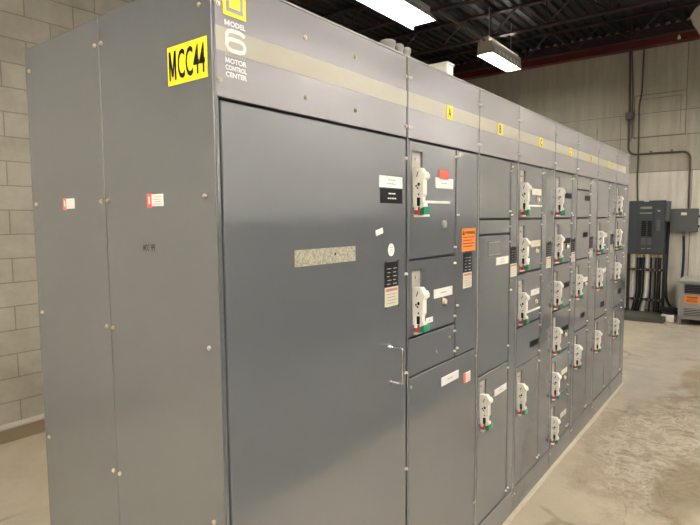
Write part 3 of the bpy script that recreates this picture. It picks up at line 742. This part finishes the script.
# transformer
TX = 8.85
t = thing('transformer', (9.1, -.45, 0), 'grey ventilated floor transformer at the right edge', 'transformer')
b = MB(); b.box(TX, TX+.6, -.90, -.072, .12, .70, M['transgrey'], .012); b.build('enclosure', t)
MB().box(TX-.02, TX+.62, -.92, -.055, .665, .705, M['transgrey'], .008).build('top_cover', t)
for z0, z1 in ((.50, .640), (.14, .270)):
    b = MB(); b.box(TX-.004, TX+.0, -.86, -.14, z0, z1, M['black']); n = 5
    for k in range(n):
        z = z0+(k+.5)*(z1-z0)/n; b.box(TX-.016, TX-.002, -.86, -.14, z-.006, z+.006, M['panelblue'] if z0 > .4 else M['transgrey'])
    b.build('louver_grille', t)
for y in (-.085, -.88):
    for x in (TX+.0, TX+.57): MB().box(x-.012, x+.03, y-.022, y+.022, 0, .66 if x < TX+.3 else .12, M['transgrey'], .003).build('leg', t)
MB().box(TX-.012, TX, -.90, -.072, .100, .135, M['transgrey'], .003).build('base_rail', t)
b = MB(); b.box(TX-.003, TX, -.335, -.145, .350, .468, M['orange'], .001); b.text('WARNING', 'end', -.17, -.315, .425, .452, TX-.003, M['black'], .03)
for k in range(3): b.box(TX-.0036, TX-.002, -.31, -.17, .37+k*.016, .375+k*.016, M['black'])
b.build('warning_label', t, label='orange warning label')
MB().box(TX-.003, TX, -.46, -.345, .345, .475, M['white'], .001).build('rating_label', t, label='white rating label')

# wall box and its cable
t = thing('junction_box', (9.5, -.04, 1.43), 'square grey junction box on the far wall right of the breaker panel', 'junction box')
MB().box(9.46, 9.6, -.225, .150, 1.435, 1.80, M['panelgrey'], .008).build('box_body', t)
MB().box(9.448, 9.462, -.232, .157, 1.428, 1.807, M['panelgrey'], .006).build('cover', t)
MB().box(9.445, 9.449, -.07, .01, 1.70, 1.745, M['cream']).build('rating_label', t, label='small pale label')
for z in (1.52, 1.68): MB().box(9.47, 9.54, -.25, -.225, z-.02, z+.02, M['black'], .003).build('latch', t)
MB().cyl((9.53, -.03, 1.36), (9.53, -.03, 1.435), .022, M['galv'], 12).build('connector', t)
run('power_cable', [(9.53, -.03, 1.36), (9.535, -.045, 1.0), (9.53, -.03, .60)], .020, M['cableb'], 'dark cable dropping from the junction box to behind the transformer', 'cable')

# conduits on the far wall
t = thing('bent_conduit', (9.56, .85, 1.8), 'dark conduit bending across the far wall down to the junction box', 'conduit')
P = [(9.57, .862, 4.49), (9.57, .842, 3.43)]
MB().tube(P, .018, M['conduit'], 8).build('upper_run', t)
P = [(9.57, .842, 3.36)]+arc((9.57, .842-.12, 2.745+.12), .12, 0, -90, (1, 2))+arc((9.57, .03, 2.73-.12), .12, 90, 180, (1, 2))[:]
P = [(9.57, .842, 3.36)]+arc((9.57, .722, 2.865), .12, 0, -90, (1, 2))+arc((9.57, .045, 2.62), .12, 90, 180, (1, 2))+[(9.57, -.08, 1.80)]
MB().tube(P, .016, M['conduit'], 8).build('bent_run', t)
for y, z in ((.50, 2.745), (.19, 2.74)): MB().box(9.565, 9.6, y-.012, y+.012, z-.015, z+.045, M['conduit']).build('clamp', t)
t = thing('conduit_box', (9.56, .80, 3.36), 'small dark conduit outlet box halfway up the far wall', 'junction box')
MB().box(9.53, 9.6, .78, .90, 3.345, 3.465, M['conduit'], .006).build('box_body', t)
MB().cyl((9.57, .792, 3.35), (9.57, .792, 3.02), .009, M['conduit'], 8).build('stub_pipe', t); MB().cyl((9.57, .792, 3.02), (9.57, .792, 2.98), .014, M['chrome'], 10).build('stub_end', t, label='shiny pipe end')
MB().tube([(9.58, .80, 3.47), (9.58, .80, 3.75), (9.58, .835, 4.49)], .008, M['conduit'], 6).build('tie_rod', t)
run('thin_conduit', [(9.58, .655, 4.49), (9.58, .665, 3.75), (9.58, .70, 3.6), (9.58, .685, 2.6), (9.58, .695, 2.4), (9.58, .672, 1.93)], .013, M['conduit'], 'thin dark conduit running down the far wall to the breaker panel', 'conduit')
MB().lathe((9.437, .135, 4.50), [(0, 0), (.025, .01), (.02, .05), (.012, .07), (0, .08)], M['cream'], 12).build('sprinkler_head', label='small pale fitting under the red beam on the far wall', cat='fitting')

# ------------------------------------------------------------------ grey world background, switched off, gives no fill
w = bpy.data.worlds.new('World'); S.world = w; w.use_nodes = True
w.node_tree.nodes['Background'].inputs[0].default_value = (.5, .5, .5, 1); w.node_tree.nodes['Background'].inputs[1].default_value = .0

# ------------------------------------------------------------------ camera
cam = bpy.data.cameras.new('Camera'); co = bpy.data.objects.new('Camera', cam); COL.objects.link(co)
yaw, pitch, roll = R(37.374), R(-4.6249), R(-.472)
f = Vector((math.cos(yaw)*math.cos(pitch), math.sin(yaw)*math.cos(pitch), math.sin(pitch)))
r = Vector((math.sin(yaw), -math.cos(yaw), 0)); u = r.cross(f)
rr = r*math.cos(roll)+u*math.sin(roll); uu = u*math.cos(roll)-r*math.sin(roll)
co.matrix_world = Matrix(((rr.x, uu.x, -f.x, -.8675), (rr.y, uu.y, -f.y, -1.0698), (rr.z, uu.z, -f.z, 1.6875), (0, 0, 0, 1)))
cam.sensor_fit = 'HORIZONTAL'; cam.sensor_width = 36; cam.lens = 541.16/700*36; cam.clip_start = .02
S.camera = co
S.view_settings.view_transform = 'Standard'; S.view_settings.look = 'None'; S.view_settings.gamma = 1; S.view_settings.use_curve_mapping = False
S.view_settings.exposure = 2.0
